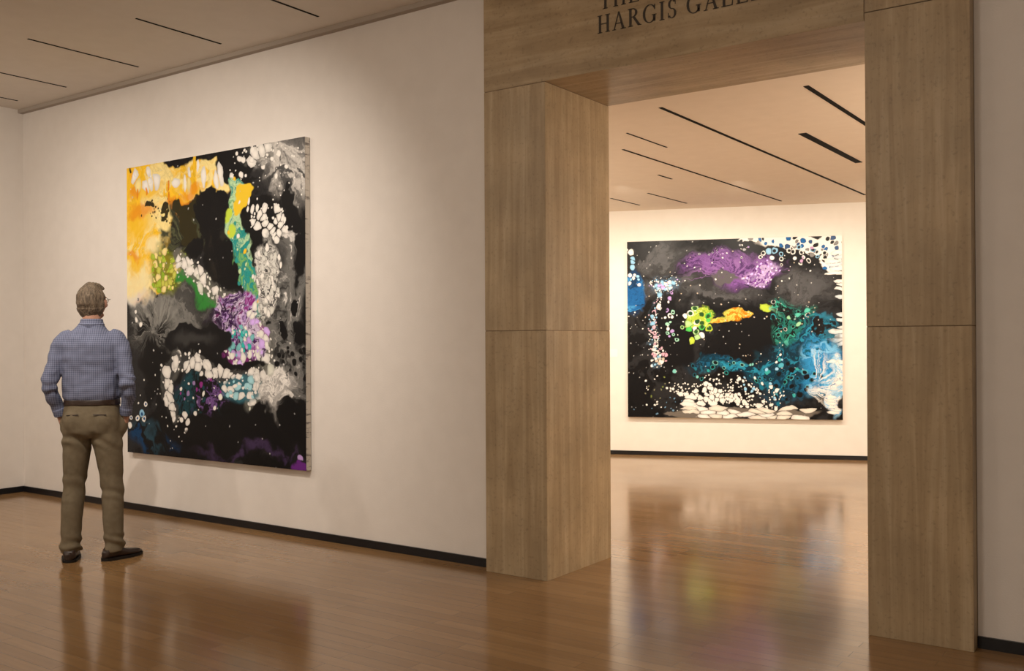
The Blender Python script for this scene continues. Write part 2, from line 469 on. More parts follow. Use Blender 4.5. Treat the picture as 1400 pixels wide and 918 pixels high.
# --- large vertical painting (2.21 x 2.44)
W1, H1 = 2.21, 2.44
def conv1(x, y):
    q = (x - 172) / 244.0
    s_ = q * 1.16 / (1 + .16 * q)
    top = 228 - 40 * q; bot = 622 + 21 * q
    return s_ * W1, (y - top) / (bot - top) * H1
A = Canvas(W1, H1, 620, 740, 100, conv1, .0091, .0057)
ALL = np.ones_like(A.U)
A.swirl(ALL, [BLACK, C(.022, .022, .024), BLACK, BLACK], f=1.4, k=1.0)
A.smoke(A.ell((245, 315, 34, 36), warp=.6, soft=.5), BLACK, C(.09, .10, .05), f=7)
A.rays(245, 322, 44, 46, C(.09, .10, .05), thr=.55, n=90)
# grey smoke, left middle
A.swirl(A.ell((203, 440, 40, 46), (238, 430, 36, 34), warp=.4, soft=.4), [C(.012, .012, .014), C(.07, .07, .068), C(.20, .20, .19), C(.03, .03, .03)], f=2.2, k=.9)
A.rays(215, 450, 62, 60, C(.30, .30, .28), thr=.55, n=90, a0=170, a1=350, amt=.8)
A.rays(205, 455, 48, 54, C(.004, .004, .005), thr=.48, n=70)
A.put(A.ell((215, 500, 30, 30), warp=.5, soft=.2), BLACK)
# grey mists on the right
A.swirl(A.ell((392, 232, 28, 50), (368, 225, 16, 20), warp=.5, soft=.4), [C(.02, .02, .02), C(.20, .195, .19), C(.60, .58, .55), C(.08, .08, .08)], f=2.2, k=.9)
A.swirl(A.ell((392, 385, 26, 66), (376, 470, 20, 48), (386, 525, 30, 50), warp=.5, soft=.3), [C(.03, .03, .03), C(.35, .34, .33), C(.80, .78, .75), C(.16, .16, .155)], f=2.5, k=1.0)
A.put(A.ell((406, 340, 14, 36), (410, 445, 12, 20), (347, 380, 6, 22), (388, 300, 14, 18), (402, 398, 9, 13), (404, 592, 16, 26), (380, 440, 6, 14), warp=.55, soft=.1), BLACK)
# yellow field
Y = A.ell((186, 340, 40, 80), (196, 275, 44, 55), (235, 248, 72, 36), (285, 246, 34, 30), (222, 375, 28, 34), (176, 240, 26, 30), warp=.36, soft=.06)
A.swirl(Y, [YEL, YEL * 1.04, CREAM, YEL, ORG, YEL, CREAM, YEL], f=1.7, k=.6, warp=.4, vein=.15)
A.put(A.ell((180, 388, 28, 24), (214, 348, 10, 18), warp=.4, soft=.5) * .8, C(.92, .82, .48))
A.put(A.ell((184, 310, 22, 22), (186, 358, 22, 9), (200, 262, 22, 12), warp=.4, soft=.6) * .85, YEL)
A.put(A.ell((180, 350, 14, 7), (190, 290, 26, 11), (245, 285, 16, 9), (180, 258, 12, 14), (262, 268, 14, 8), warp=.45, soft=.5) * .75, ORG)
A.put(A.ell((180, 408, 22, 10), warp=.4, soft=.6) * .7, WHITE * .85)
A.put(A.ell((206, 283, 9, 5), (248, 300, 12, 18), (266, 288, 12, 8), (174, 230, 3, 4), (228, 294, 6, 6), warp=.5, soft=.08), C(.03, .025, .008))
A.dots(A.ell((215, 290, 34, 16), soft=.4), .04, C(.05, .03, .005), keep=.4, r=.32)
A.lace(A.ell((212, 242, 40, 14), warp=.2), .10, [WHITE, WHITE, CREAM], halo=None, gap=.09, sx=1, sy=1.1, froth=.1)
A.cells(A.ell((268, 240, 18, 22), warp=.2), .055, [YEL, WHITE, WHITE, CREAM], keep=.7, sx=.8, sy=3.0, gap=.08, rmax=.8)
A.cells(A.ell((236, 264, 14, 22), (190, 262, 12, 10), warp=.3), .045, [YEL, ORG, ORG], keep=.5, sx=.8, sy=2.8)
# black centre
A.put(A.ell((300, 345, 24, 56), (285, 294, 20, 26), (262, 335, 14, 30), warp=.4, soft=.05), BLACK)
A.put(A.ell((322, 232, 24, 36), (312, 210, 14, 10), warp=.4, soft=.05), BLACK)
A.swirl(A.ell((302, 345, 16, 44), warp=.4, soft=.4), [BLACK, C(.025, .022, .018), BLACK], f=2, k=.8, amt=.8)
A.cells(A.ell((302, 252, 22, 26), warp=.15), .085, [WHITE], keep=.85, sx=.8, sy=1.8, gap=.08, rmax=.75)
A.lace(A.stroke([(338, 213), (352, 204), (368, 208)], 9), .085, [WHITE], froth=.4)
A.cells(A.ell((352, 236, 40, 24), warp=.2), .085, [WHITE], keep=.4, rmax=.34)
A.dots(A.ell((370, 240, 46, 50), soft=.3), .04, WHITE, keep=.25, r=.22)
# green / teal drips
g1 = A.stroke([(318, 272), (320, 310), (334, 350), (345, 400), (352, 428)], 13, warp=.45, soft=.12)
A.swirl(g1, [DTEAL * 2, C(.10, .38, .12), C(.50, .72, .42), TEAL, C(.20, .48, .14)], f=3, k=.9)
A.put(A.ell((327, 284, 12, 18), warp=.35, soft=.08), YEL * .85 + LIME * .2)
A.put(A.ell((318, 320, 6, 9), (312, 300, 5, 8), warp=.2, soft=.2), LIME * 1.3)
A.cells(g1, .055, [C(.55, .72, .40), TEAL, YEL, WHITE], keep=.3, rmax=.45)
A.lace(A.ell((232, 372, 28, 40), warp=.3), .055, [LIME, CREAM, C(.6, .6, .10), C(.3, .48, .03)], border=C(.16, .18, .01), halo=None)
A.put(A.stroke([(256, 382), (282, 412)], 9, soft=.4, warp=.5), GREEN * .7)
st_ = [(240, 345), (262, 372), (288, 400), (318, 408), (342, 436), (358, 470), (362, 505), (350, 540), (338, 556)]
A.lace(A.stroke(st_, 8, warp=.12), .075, [WHITE, WHITE, C(.75, .77, .68)], border=C(.14, .14, .12), ms=A.stroke(st_, 12, warp=.2))
A.lace(A.ell((364, 315, 20, 21), warp=.25), .06, [WHITE], border=BLACK, halo=None, gap=.09, froth=.3)
A.cells(A.ell((345, 300, 10, 16), warp=.25), .05, [WHITE], keep=.5, sx=.8, sy=1.6)
A.swirl(A.ell((363, 388, 9, 50), warp=.3, soft=.2), [WHITE, C(.3, .3, .28), C(.75, .74, .7), C(.06, .06, .06)], f=4.5, k=1.1)
A.cells(A.ell((363, 388, 9, 50), warp=.25), .045, [WHITE, C(.7, .7, .66)], keep=.6, sx=.8, sy=1.3)
# purple body
pm = A.ell((318, 440, 34, 44), (345, 462, 16, 28), warp=.3, soft=.06)
A.swirl(pm, [PURP, MAG, LAV * 1.1, PURP * .6, C(.66, .56, .76), MAG * .7], f=3.4, k=.9)
A.rays(302, 435, 34, 42, C(.02, .005, .035), thr=.52)
A.rays(335, 425, 30, 34, LAV * 1.3, thr=.57, amt=.7)
A.lace(A.ell((322, 468, 24, 20), warp=.2), .052, [TEAL * 1.7, LAV * 1.3, WHITE, C(.20, .55, .58)], halo=None, froth=.3)
A.lace(A.stroke([(300, 484), (325, 490), (350, 482), (362, 455), (350, 430)], 5), .06, [WHITE, LAV * 1.6, WHITE], halo=MAG, froth=.3)
A.put(A.ell((266, 468, 42, 22), (305, 499, 44, 9), warp=.3, soft=.04), BLACK * 1.3)
A.put(A.ell((262, 466, 20, 8), warp=.3, soft=.6), C(.04, .04, .04))
A.put(A.ell((345, 497, 14, 5), warp=.2), BLACK)
# lower cells
A.swirl(A.ell((275, 538, 44, 28), warp=.3, soft=.2), [BLACK, C(.09, .03, .16), C(.01, .06, .08), BLACK, C(.20, .10, .32)], f=3, k=.9)
l1 = [(240, 486), (229, 512), (226, 540), (236, 556)]; l2 = [(238, 488), (262, 500), (290, 512), (325, 516), (350, 512)]
A.lace(A.stroke(l1, 8, warp=.12), .085, [WHITE], border=C(.05, .05, .05), ms=A.stroke(l1, 11), froth=.3)
A.lace(A.stroke(l2, 7, warp=.12), .085, [WHITE], border=C(.05, .05, .05), ms=A.stroke(l2, 10), froth=.3)
A.lace(A.ell((325, 537, 26, 24), warp=.2), .07, [WHITE, WHITE, C(.40, .72, .80)], border=C(.04, .16, .21), halo=None)
A.cells(A.ell((272, 532, 30, 18), warp=.2), .055, [LAV * .7, MAG, TEAL, WHITE], keep=.4, rmax=.45)
A.cells(A.ell((262, 566, 32, 14), (298, 560, 20, 10), warp=.2), .08, [WHITE], keep=.45, rmax=.5)
A.swirl(A.ell((370, 545, 22, 34), warp=.5, soft=.3), [C(.04, .04, .04), C(.42, .41, .40), C(.85, .83, .80), C(.14, .14, .14)], f=3, k=1.0)
A.rays(345, 560, 50, 60, C(.5, .49, .47), thr=.56, a0=270, a1=40, amt=.5, n=90)
A.cells(A.ell((395, 495, 22, 28), warp=.3), .06, [BLACK], keep=.8, rmax=.45)
A.put(A.ell((310, 600, 90, 22), (235, 590, 50, 18), warp=.4, soft=.25), BLACK)
A.swirl(A.ell((335, 618, 60, 7), warp=.5, soft=.5), [BLACK, C(.05, .03, .08), BLACK, C(.02, .02, .03)], f=1.6, k=.8)
A.put(A.ell((404, 634, 12, 6), warp=.3), PURP * 1.5); A.cells(A.ell((404, 632, 14, 7), warp=.2), .055, [LAV * 1.1, WHITE], keep=.5, sx=1.6, rmax=.45)
A.swirl(A.ell((200, 604, 30, 20), warp=.5, soft=.5), [BLACK, BLUE * .35, BLACK, C(.02, .06, .09)], f=2, k=.8)
A.cells(A.ell((186, 572, 16, 34), warp=.2), .085, [WHITE, LBLUE, WHITE], keep=.65, rmax=.5, ring=BLUE * .6)
A.cells(A.ell((183, 430, 8, 26), warp=.2), .05, [WHITE, GREY], keep=.4)
A.dots(ALL, .11, C(.6, .6, .6), keep=.22, r=.08)
A.dots(A.ell((240, 550, 60, 60), soft=.3), .05, WHITE, keep=.16, r=.18)
M1 = Matrix.Translation((-7.51, YW - .052, 2.94))
build_canvas('abstract_painting', A, .05, M1, M_side)

# --- wide painting in inner room (2.55 x 2.19)
W2, H2 = 2.55, 2.19
def conv2(x, y):
    q = (x - 858) / 294.0
    top = 332 - 11 * q; bot = 571 + 2 * q
    return q * W2, (y - top) / (bot - top) * H2
B = Canvas(W2, H2, 700, 600, 400, conv2, .00867, .0090)
ALL = np.ones_like(B.U)
B.swirl(ALL, [BLACK, C(.020, .020, .022), BLACK, BLACK], f=1.4, k=1.0)
B.swirl(B.ell((905, 352, 50, 22), (935, 395, 60, 18), (995, 405, 40, 10), (1105, 385, 34, 22), warp=.5, soft=.6), [BLACK, C(.04, .04, .042), C(.085, .085, .09), C(.015, .015, .016)], f=1.6, k=.9)
B.put(B.ell((925, 470, 36, 36), (1040, 460, 36, 22), (1000, 335, 22, 8), warp=.4, soft=.1), BLACK)
# purple
B.swirl(B.ell((985, 358, 44, 20), (1030, 372, 42, 21), warp=.45, soft=.35), [C(.012, .006, .02), C(.07, .02, .12), C(.20, .08, .30), C(.03, .012, .05)], f=3.2, k=1.0)
B.rays(1000, 382, 70, 46, C(.28, .13, .38), thr=.53, n=120, a0=190, a1=10, amt=.8)
B.swirl(B.ell((1044, 375, 22, 15), warp=.45, soft=.4), [LAV * .9, C(.60, .46, .76), PURP * 2, LAV * .7], f=6, k=1.0, amt=.85)
B.cells(B.ell((1044, 375, 26, 17), warp=.3), .038, [LAV * 1.5, PURP, C(.75, .65, .85)], keep=.65, rmax=.5)
B.put(B.ell((998, 380, 17, 6), warp=.4, soft=.15), C(.10, .09, .10))
# top right lace
tr = B.ell((1105, 329, 66, 11), (1143, 345, 14, 20), (1055, 327, 30, 4), warp=.35, soft=.08)
B.put(tr, WHITE)
B.cells(tr, .065, [BLACK, C(.03, .08, .2), BLUE, GREY], keep=.75, rmax=.65, gap=.12)
B.cells(B.ell((1085, 346, 50, 14), warp=.2), .07, [WHITE, LBLUE, WHITE], keep=.7, rmax=.6, ring=BLACK, rk=.45)
B.cells(B.ell((1000, 343, 44, 8), warp=.2), .05, [LAV, C(.4, .4, .45)], keep=.25, rmax=.4, ring=BLACK)
B.cells(B.stroke([(1149, 345), (1150, 420), (1148, 470)], 7), .085, [WHITE, C(.7, .75, .78)], keep=.9, sx=2.2, sy=.6, rmax=.9, gap=.07)
B.cells(B.ell((1105, 360, 40, 26), warp=.2), .09, [WHITE, C(.5, .3, .5)], keep=.3, rmax=.22)
# left blue
B.swirl(B.ell((864, 402, 16, 30), warp=.35, soft=.15), [BLUE * .3, BLUE * .9, C(.05, .26, .55), C(.01, .03, .08)], f=3, k=.9)
B.cells(B.stroke([(861, 338), (864, 372), (861, 380)], 5), .08, [WHITE, LBLUE], keep=.8)
B.cells(B.ell((870, 386, 11, 8), warp=.1), .05, [WHITE, LBLUE], keep=.8)
# lace cluster and strand
B.lace(B.ell((914, 391, 21, 13), warp=.3), .052, [WHITE, LBLUE, WHITE, LAV * 1.4], border=C(.07, .12, .18), ms=B.ell((914, 391, 27, 19), warp=.3), halo=C(.08, .12, .18))
sB = [(898, 402), (896, 440), (892, 478), (900, 500)]
B.lace(B.stroke(sB, 4.5, warp=.3), .06, [WHITE, LBLUE * .9, C(.7, .45, .55)], ring=BLACK, ms=B.stroke(sB, 8), gap=.09, froth=.4, halo=C(.06, .09, .12))
B.cells(B.stroke([(926, 405), (922, 440), (924, 460)], 5), .05, [C(.35, .65, .5), WHITE, LAV], keep=.65, ring=BLACK)
B.cells(B.ell((898, 492, 13, 16), warp=.2), .045, [WHITE, C(.7, .4, .5), C(.6, .5, .4)], keep=.55)
B.cells(B.ell((900, 532, 20, 12), warp=.2), .04, [C(.16, .20, .05), C(.2, .2, .12), WHITE], keep=.3, rmax=.35)
# green blob + yellow wedge
B.swirl(B.ell((967, 435, 19, 16), warp=.45, soft=.12), [C(.08, .25, .03), LIME, C(.60, .75, .2), GREEN], f=5, k=.9)
B.cells(B.ell((961, 444, 22, 28), warp=.25), .075, [C(.45, .72, .30), LIME * 1.2, WHITE, GREEN * 1.6], keep=.75, ring=C(.02, .08, .02), rmax=.7, gap=.08, rk=.5)
B.swirl(B.ell((1003, 434, 11, 10), (1016, 430, 14, 6), (990, 441, 12, 4), warp=.22, soft=.1), [YEL * .9, ORG * .7, C(.7, .58, .1), C(.35, .35, .05)], f=5, k=.8)
B.put(B.ell((1052, 424, 11, 5), warp=.3, soft=.2), LIME * 1.1)
B.put(B.stroke([(1058, 424), (1078, 432)], 3, soft=.3), C(.3, .6, .35))
B.swirl(B.ell((1088, 440, 32, 30), warp=.5, soft=.3), [C(.004, .02, .025), C(.015, .18, .15), BLACK, C(.04, .38, .28), C(.008, .06, .07)], f=3.2, k=1.0)
B.cells(B.ell((1084, 438, 30, 30), warp=.25), .075, [C(.10, .52, .40), C(.3, .6, .35), C(.03, .32, .38), WHITE * .8], keep=.55, ring=BLACK, rmax=.6, rk=.6)
# blues
B.swirl(B.ell((1092, 502, 52, 36), (1010, 505, 60, 11), (1122, 460, 24, 24), warp=.5, soft=.4), [C(.003, .010, .020), C(.008, .10, .20), C(.005, .03, .055), C(.02, .25, .40), BLACK], f=2.4, k=.9)
B.swirl(B.ell((1128, 500, 24, 36), warp=.4, soft=.3), [DTEAL, C(.03, .26, .56), C(.18, .5, .8), C(.015, .12, .30)], f=3, k=.9)
B.cells(B.ell((1078, 515, 42, 28), warp=.3), .075, [C(.01, .15, .24), C(.04, .38, .38), BLACK, C(.08, .42, .55)], keep=.5, ring=BLACK, rmax=.5, rk=.5)
B.cells(B.ell((965, 512, 46, 13), (1010, 500, 40, 11), warp=.25), .068, [C(.03, .34, .34), C(.2, .55, .5), DTEAL * 2], keep=.5, ring=BLACK, rmax=.5, rk=.55)
wb = B.ell((1143, 528, 12, 42), warp=.3, soft=.12)
B.swirl(wb, [C(.06, .34, .68), LBLUE, WHITE, C(.03, .2, .46)], f=4, k=.9)
B.rays(1108, 520, 46, 56, WHITE, thr=.51, n=130, a0=310, a1=70, amt=.9)
B.cells(wb, .07, [WHITE], keep=.4, sx=2.0, sy=.6)
B.put(B.ell((1106, 563, 26, 11), warp=.3), BLACK)
# bottom whites
B.lace(B.ell((1000, 543, 74, 9), warp=.25), .065, [WHITE], gap=.09, rmax=.7, ms=B.ell((1000, 536, 84, 16), warp=.25), froth=.35, halo=None)
B.cells(B.ell((1040, 525, 30, 12), (1062, 490, 14, 12), warp=.25), .055, [WHITE, LBLUE], keep=.5, rmax=.5)
B.cells(B.ell((955, 551, 30, 7), warp=.2), .10, [WHITE], keep=.97, sx=1.4, sy=.7, rmax=.85, gap=.06)
B.put(B.ell((1030, 563, 90, 7), (940, 567, 30, 4), warp=.2, soft=.1), C(.16, .14, .12))
B.cells(B.ell((1025, 561, 100, 9), warp=.15), .10, [WHITE, C(.8, .76, .68)], keep=.96, sx=2.0, sy=.55, rmax=1.1, gap=.06)
B.cells(B.ell((900, 555, 34, 12), warp=.2), .045, [C(.15, .28, .42), WHITE], keep=.35, rmax=.3)
B.cells(B.ell((1005, 415, 130, 80), soft=.3), .05, [C(.55, .45, .35), WHITE, C(.4, .4, .4)], keep=.12, rmax=.2)
B.cells(B.ell((880, 440, 30, 100), soft=.3), .05, [C(.4, .4, .4), WHITE], keep=.12, rmax=.2)
B.dots(ALL, .08, C(.55, .55, .55), keep=.15, r=.1)
s0 = (Vector((-5.805, 10.736, 0)) - nw * -12.15).dot(dw)
p0 = wall_pt(s0, .051)
ang = math.atan2(dw.y, dw.x)
M2 = Matrix.Translation((p0.x, p0.y, 2.665)) @ Matrix.Rotation(ang, 4, 'Z')
build_canvas('abstract_painting.001', B, .05, M2, mat('canvas_side_pale', (.75, .70, .62), .8, .2))
M_card = mat('label_card', (.85, .83, .8), .7, .2)
sl_ = (Vector((-6.01, 10.70, 0)) - nw * -12.15).dot(dw)
angled_box('wall_label', sl_ - .07, sl_ + .07, 1.22, 1.32, 0, .004, M_card)

# ------------------------------------------------------------ man
man = empty('man', (-6.02, 3.67, 0), R(43))
def tube(pts, n=20, cap=True):
    P = [Vector(p[:3]) for p in pts]; V = []; F = []
    for i, p in enumerate(pts):
        t = (P[min(i + 1, len(P) - 1)] - P[max(i - 1, 0)]).normalized()
        a = Vector((1, 0, 0)) - t * t.x
        if a.length < .2: a = Vector((0, 0, 1)) - t * t.z
        a.normalize(); b = t.cross(a)
        rb = p[4] if len(p) > 4 else p[3]
        for k in range(n):
            th = 2 * math.pi * k / n
            V.append(P[i] + a * (p[3] * math.cos(th)) + b * (rb * math.sin(th)))
    for i in range(len(pts) - 1):
        for k in range(n):
            F.append((i * n + k, i * n + (k + 1) % n, (i + 1) * n + (k + 1) % n, (i + 1) * n + k))
    if cap:
        F.append(tuple(reversed(range(n)))); F.append(tuple(range((len(pts) - 1) * n, len(pts) * n)))
    return V, F
def interp(keys, n):
    K = [np.array(k, float) for k in keys]; K = [2 * K[0] - K[1]] + K + [2 * K[-1] - K[-2]]
    out = []
    segs = len(keys) - 1
    for i in range(n + 1):
        u = i / n * segs; j = min(int(u), segs - 1); t = u - j
        a, b, c, d = K[j:j + 4]
        out.append(.5 * ((2 * b) + (-a + c) * t + (2 * a - 5 * b + 4 * c - d) * t * t + (-a + 3 * b - 3 * c + d) * t ** 3))
    return [tuple(o) for o in out]
def torso(keys, n=32, steps=28, pw=2.4):
    K = interp(keys, steps); V = []; F = []
    for (z, cx, cy, rx, ry) in K:
        for k in range(n):
            th = 2 * math.pi * k / n; c, s = math.cos(th), math.sin(th)
            V.append(Vector((cx + rx * math.copysign(abs(c) ** (2 / pw), c), cy + ry * math.copysign(abs(s) ** (2 / pw), s), z)))
    for i in range(len(K) - 1):
        for k in range(n):
            F.append((i * n + k, i * n + (k + 1) % n, (i + 1) * n + (k + 1) % n, (i + 1) * n + k))
    F.append(tuple(reversed(range(n)))); F.append(tuple(range((len(K) - 1) * n, len(K) * n)))
    return V, F
def ellip(c, r, M=None, n=20):
    V = []; F = []
    for i in range(1, n):
        ph = math.pi * i / n
        for k in range(n):
            th = 2 * math.pi * k / n
            V.append(Vector((r[0] * math.sin(ph) * math.cos(th), r[1] * math.sin(ph) * math.sin(th), r[2] * math.cos(ph))))
    V.append(Vector((0, 0, r[2]))); V.append(Vector((0, 0, -r[2])))
    t, b = len(V) - 2, len(V) - 1
    for i in range(n - 2):
        for k in range(n):
            F.append((i * n + k, (i + 1) * n + k, (i + 1) * n + (k + 1) % n, i * n + (k + 1) % n))
    for k in range(n):
        F.append((t, k, (k + 1) % n)); F.append((b, (n - 2) * n + (k + 1) % n, (n - 2) * n + k))
    if M is not None: V = [M @ v for v in V]
    return [v + Vector(c) for v in V], F
def fuse(name, parts, voxel, material, parent, disp=None, smooth_it=4, xf=None):
    V = []; F = []
    for (v, f) in parts:
        o = len(V); V += list(v); F += [tuple(i + o for i in q) for q in f]
    me = bpy.data.meshes.new(name + '_src'); me.from_pydata([tuple(v) for v in V], [], F); me.update()
    bm = bmesh.new(); bm.from_mesh(me); bmesh.ops.recalc_face_normals(bm, faces=bm.faces[:]); bm.to_mesh(me); bm.free()
    tmp = bpy.data.objects.new(name + '_src', me); COL.objects.link(tmp)
    r = tmp.modifiers.new('r', 'REMESH'); r.mode = 'VOXEL'; r.voxel_size = voxel
    s = tmp.modifiers.new('s', 'SMOOTH'); s.iterations = smooth_it; s.factor = .5
    dg = bpy.context.evaluated_depsgraph_get(); dg.update()
    out = bpy.data.meshes.new_from_object(tmp.evaluated_get(dg))
    bpy.data.objects.remove(tmp)
    if disp:
        nrm = [v.normal.copy() for v in out.vertices]
        for v, nn in zip(out.vertices, nrm):
            v.co = v.co + nn * disp(v.co)
    if xf is not None:
        out.transform(xf)
    for p in out.polygons: p.use_smooth = True
    out.materials.clear(); out.materials.append(material)
    ob = bpy.data.objects.new(name, out)
    return link(ob, parent)

M_skin = noisy('skin', (.42, .22, .15), (.50, .28, .20), nscale=8, rough=.5, spec=.4, bump=.05)
M_hair = noisy('grey_hair', (.050, .035, .024), (.24, .185, .13), scale=(60, 60, 10), nscale=2, rough=.65, bump=.5, bscale=150)
M_pants = noisy('khaki_trousers', (.155, .126, .083), (.190, .156, .105), nscale=6, rough=.85, spec=.15, bump=.15, bscale=300)
M_leather = noisy('dark_brown_leather', (.018, .009, .006), (.035, .018, .012), nscale=10, rough=.35, spec=.5, bump=.1)
M_sole = mat('shoe_sole', (.01, .008, .007), .6, .3)
M_glass = mat('spectacle_frame', (.02, .015, .012), .3, .6)
def shirt_mat():
    m = mat('blue_check_shirt', (.15, .18, .32), .8, .2)
    b = m.node_tree.nodes['Principled BSDF']
    tc = N(m, 'ShaderNodeTexCoord')
    outs = []
    for d in ('X', 'Z'):
        w = N(m, 'ShaderNodeTexWave', bands_direction=d); w.inputs['Scale'].default_value = 25.0
        L(m, tc.outputs['Object'], w.inputs['Vector'])
        mr = N(m, 'ShaderNodeMapRange'); mr.inputs['From Min'].default_value = .5; mr.inputs['From Max'].default_value = .9
        L(m, w.outputs['Fac'], mr.inputs['Value']); outs.append(mr)
    ad = N(m, 'ShaderNodeMath', operation='ADD'); L(m, outs[0].outputs[0], ad.inputs[0]); L(m, outs[1].outputs[0], ad.inputs[1])
    r = N(m, 'ShaderNodeValToRGB'); e = r.color_ramp.elements
    e[0].color = (.215, .240, .350, 1); e[1].color = (.065, .078, .145, 1); e[0].position = .0; e[1].position = 1.0
    h = N(m, 'ShaderNodeMath', operation='MULTIPLY'); h.inputs[1].default_value = .5
    L(m, ad.outputs[0], h.inputs[0]); L(m, h.outputs[0], r.inputs[0]); L(m, r.outputs[0], b.inputs['Base Color'])
    return m
M_shirt = shirt_mat()

def nz(p, s, o=0): return mnoise.noise(Vector((p[0] * s[0] + o, p[1] * s[1] + o, p[2] * s[2])))
def shirt_disp(p):
    d = .009 * nz(p, (6, 6, 10)) + .007 * nz(p, (14, 14, 22), 5)
    w = max(0, 1 - abs(p.z - 1.13) / .12)
    d += w * .011 * nz((p.x, p.y, p.z), (26, 26, 7), 9)
    if abs(p.x) > .2: d += .006 * math.sin(p.z * 80 + p.y * 30 + 5 * nz(p, (9, 9, 9))) * max(0, 1 - abs(p.z - 1.17) / .14)
    d -= .006 * math.exp(-(p.x / .02) ** 2) * (1 if p.y < 0 else 0) * max(0, min(1, (p.z - 1.1) / .2))
    return d
arms = []
for sgn in (-1, 1):
    arms.append(tube(interp([(sgn * .115, -.012, 1.490, .052, .055), (sgn * .168, -.015, 1.452, .062, .064), (sgn * .205, -.03, 1.36, .057, .060),
                     (sgn * .236, -.062, 1.23, .050, .053), (sgn * .248, -.072, 1.165, .048, .052), (sgn * .238, -.03, 1.08, .046, .047),
                     (sgn * .212, .015, .985, .039, .040)], 24), 20))
shirt = fuse('shirt', [torso([(1.050, 0, 0, .158, .116), (1.085, 0, -.002, .178, .134), (1.15, 0, -.003, .180, .134), (1.25, 0, -.006, .178, .130), (1.35, 0, -.012, .184, .130),
                     (1.43, 0, -.018, .176, .122), (1.49, 0, -.02, .145, .100), (1.535, 0, -.015, .100, .080), (1.56, 0, -.01, .080, .070), (1.575, 0, -.005, .070, .068)])] + arms,
             .0085, M_shirt, man, shirt_disp, 5)
cv_, cf_ = torso([(1.545, 0, -.010, .080, .078), (1.575, 0, -.006, .074, .073), (1.602, 0, -.002, .068, .069)], 32, 8, 2.0)
fuse('collar', [(cv_, cf_), ellip((0, -.012, 1.565), (.084, .080, .014))], .005, M_shirt, man, None, 2)
for sgn in (-1, 1):
    fuse('cuff_' + ('l' if sgn < 0 else 'r'), [tube([(sgn * .217, .004, 1.010, .042, .043), (sgn * .207, .022, .960, .040, .041)], 20)], .006, M_shirt, man, None, 1)
def pants_disp(p):
    d = .004 * nz(p, (8, 8, 6)) + .003 * nz(p, (18, 18, 14), 3)
    for z0, a, w in ((.48, .006, .12), (.10, .009, .10), (.80, .006, .09)):
        k = max(0, 1 - abs(p.z - z0) / w)
        d += k * a * math.sin(p.z * 60 + p.x * 26 + p.y * 34 + 6 * nz(p, (6, 6, 6)))
    return d
legs = []
for sgn, kx, ax, ay in ((-1, -.118, -.133, -.012), (1, .125, .140, -.012)):
    legs.append(tube(interp([(sgn * .088, 0, .93, .090, .115), (sgn * .094, 0, .82, .094, .108), (sgn * .103, .004, .70, .086, .096), (kx, .010, .50, .071, .076),
                     ((kx + ax) / 2, -.010, .34, .068, .072), (ax, ay - .004, .17, .064, .068), (ax, ay, .055, .067, .074)], 26), 24))
pparts = [torso([(1.065, 0, 0, .164, .120), (1.00, 0, -.002, .176, .132), (.93, 0, -.005, .183, .138), (.86, 0, -.004, .180, .132), (.815, 0, 0, .155, .10)])] + legs
for sgn in (-1, 1):
    pparts.append(ellip((sgn * .078, -.060, .93), (.086, .085, .105)))
    pparts.append(ellip((sgn * .180, .040, .895), (.036, .062, .085)))
fuse('trousers', pparts, .009, M_pants, man, pants_disp, 4)
for sgn in (-1, 1):
    mesh_ob('back_pocket_' + ('l' if sgn < 0 else 'r'), [(sgn * .045, -.1455, .975), (sgn * .125, -.1295, .972), (sgn * .125, -.1305, .965), (sgn * .045, -.1475, .968)], [(0, 1, 2, 3)], M_leather, man)
bv, bf = torso([(1.030, 0, 0, .176, .131), (1.048, 0, 0, .1755, .1305), (1.066, 0, 0, .174, .129)], 40, 6)
mesh_ob('belt', bv, bf, M_leather, man, True)
box('belt_buckle', (-.022, .128, 1.030), (.022, .138, 1.066), mat('buckle_metal', (.5, .45, .35), .3, .5, 1.0), man, .003)
for sgn in (-1, 1):
    h = [tube(interp([(sgn * .211, .016, .985, .027, .024), (sgn * .204, .028, .950, .027, .026), (sgn * .194, .040, .91, .024, .042), (sgn * .186, .050, .87, .020, .042)], 8), 16)]
    for k, (dy, ln) in enumerate(((-.030, .060), (-.010, .072), (.010, .078), (.030, .070))):
        h.append(tube([(sgn * .186, .050 + dy, .875, .0095), (sgn * .180, .054 + dy, .875 - ln * .55, .009), (sgn * .168, .056 + dy, .875 - ln, .008)], 10))
    h.append(tube([(sgn * .202, .050, .935, .012), (sgn * .202, .082, .915, .0115), (sgn * .194, .098, .885, .0095)], 10))
    fuse('hand_' + ('l' if sgn < 0 else 'r'), h, .004, M_skin, man, None, 2)
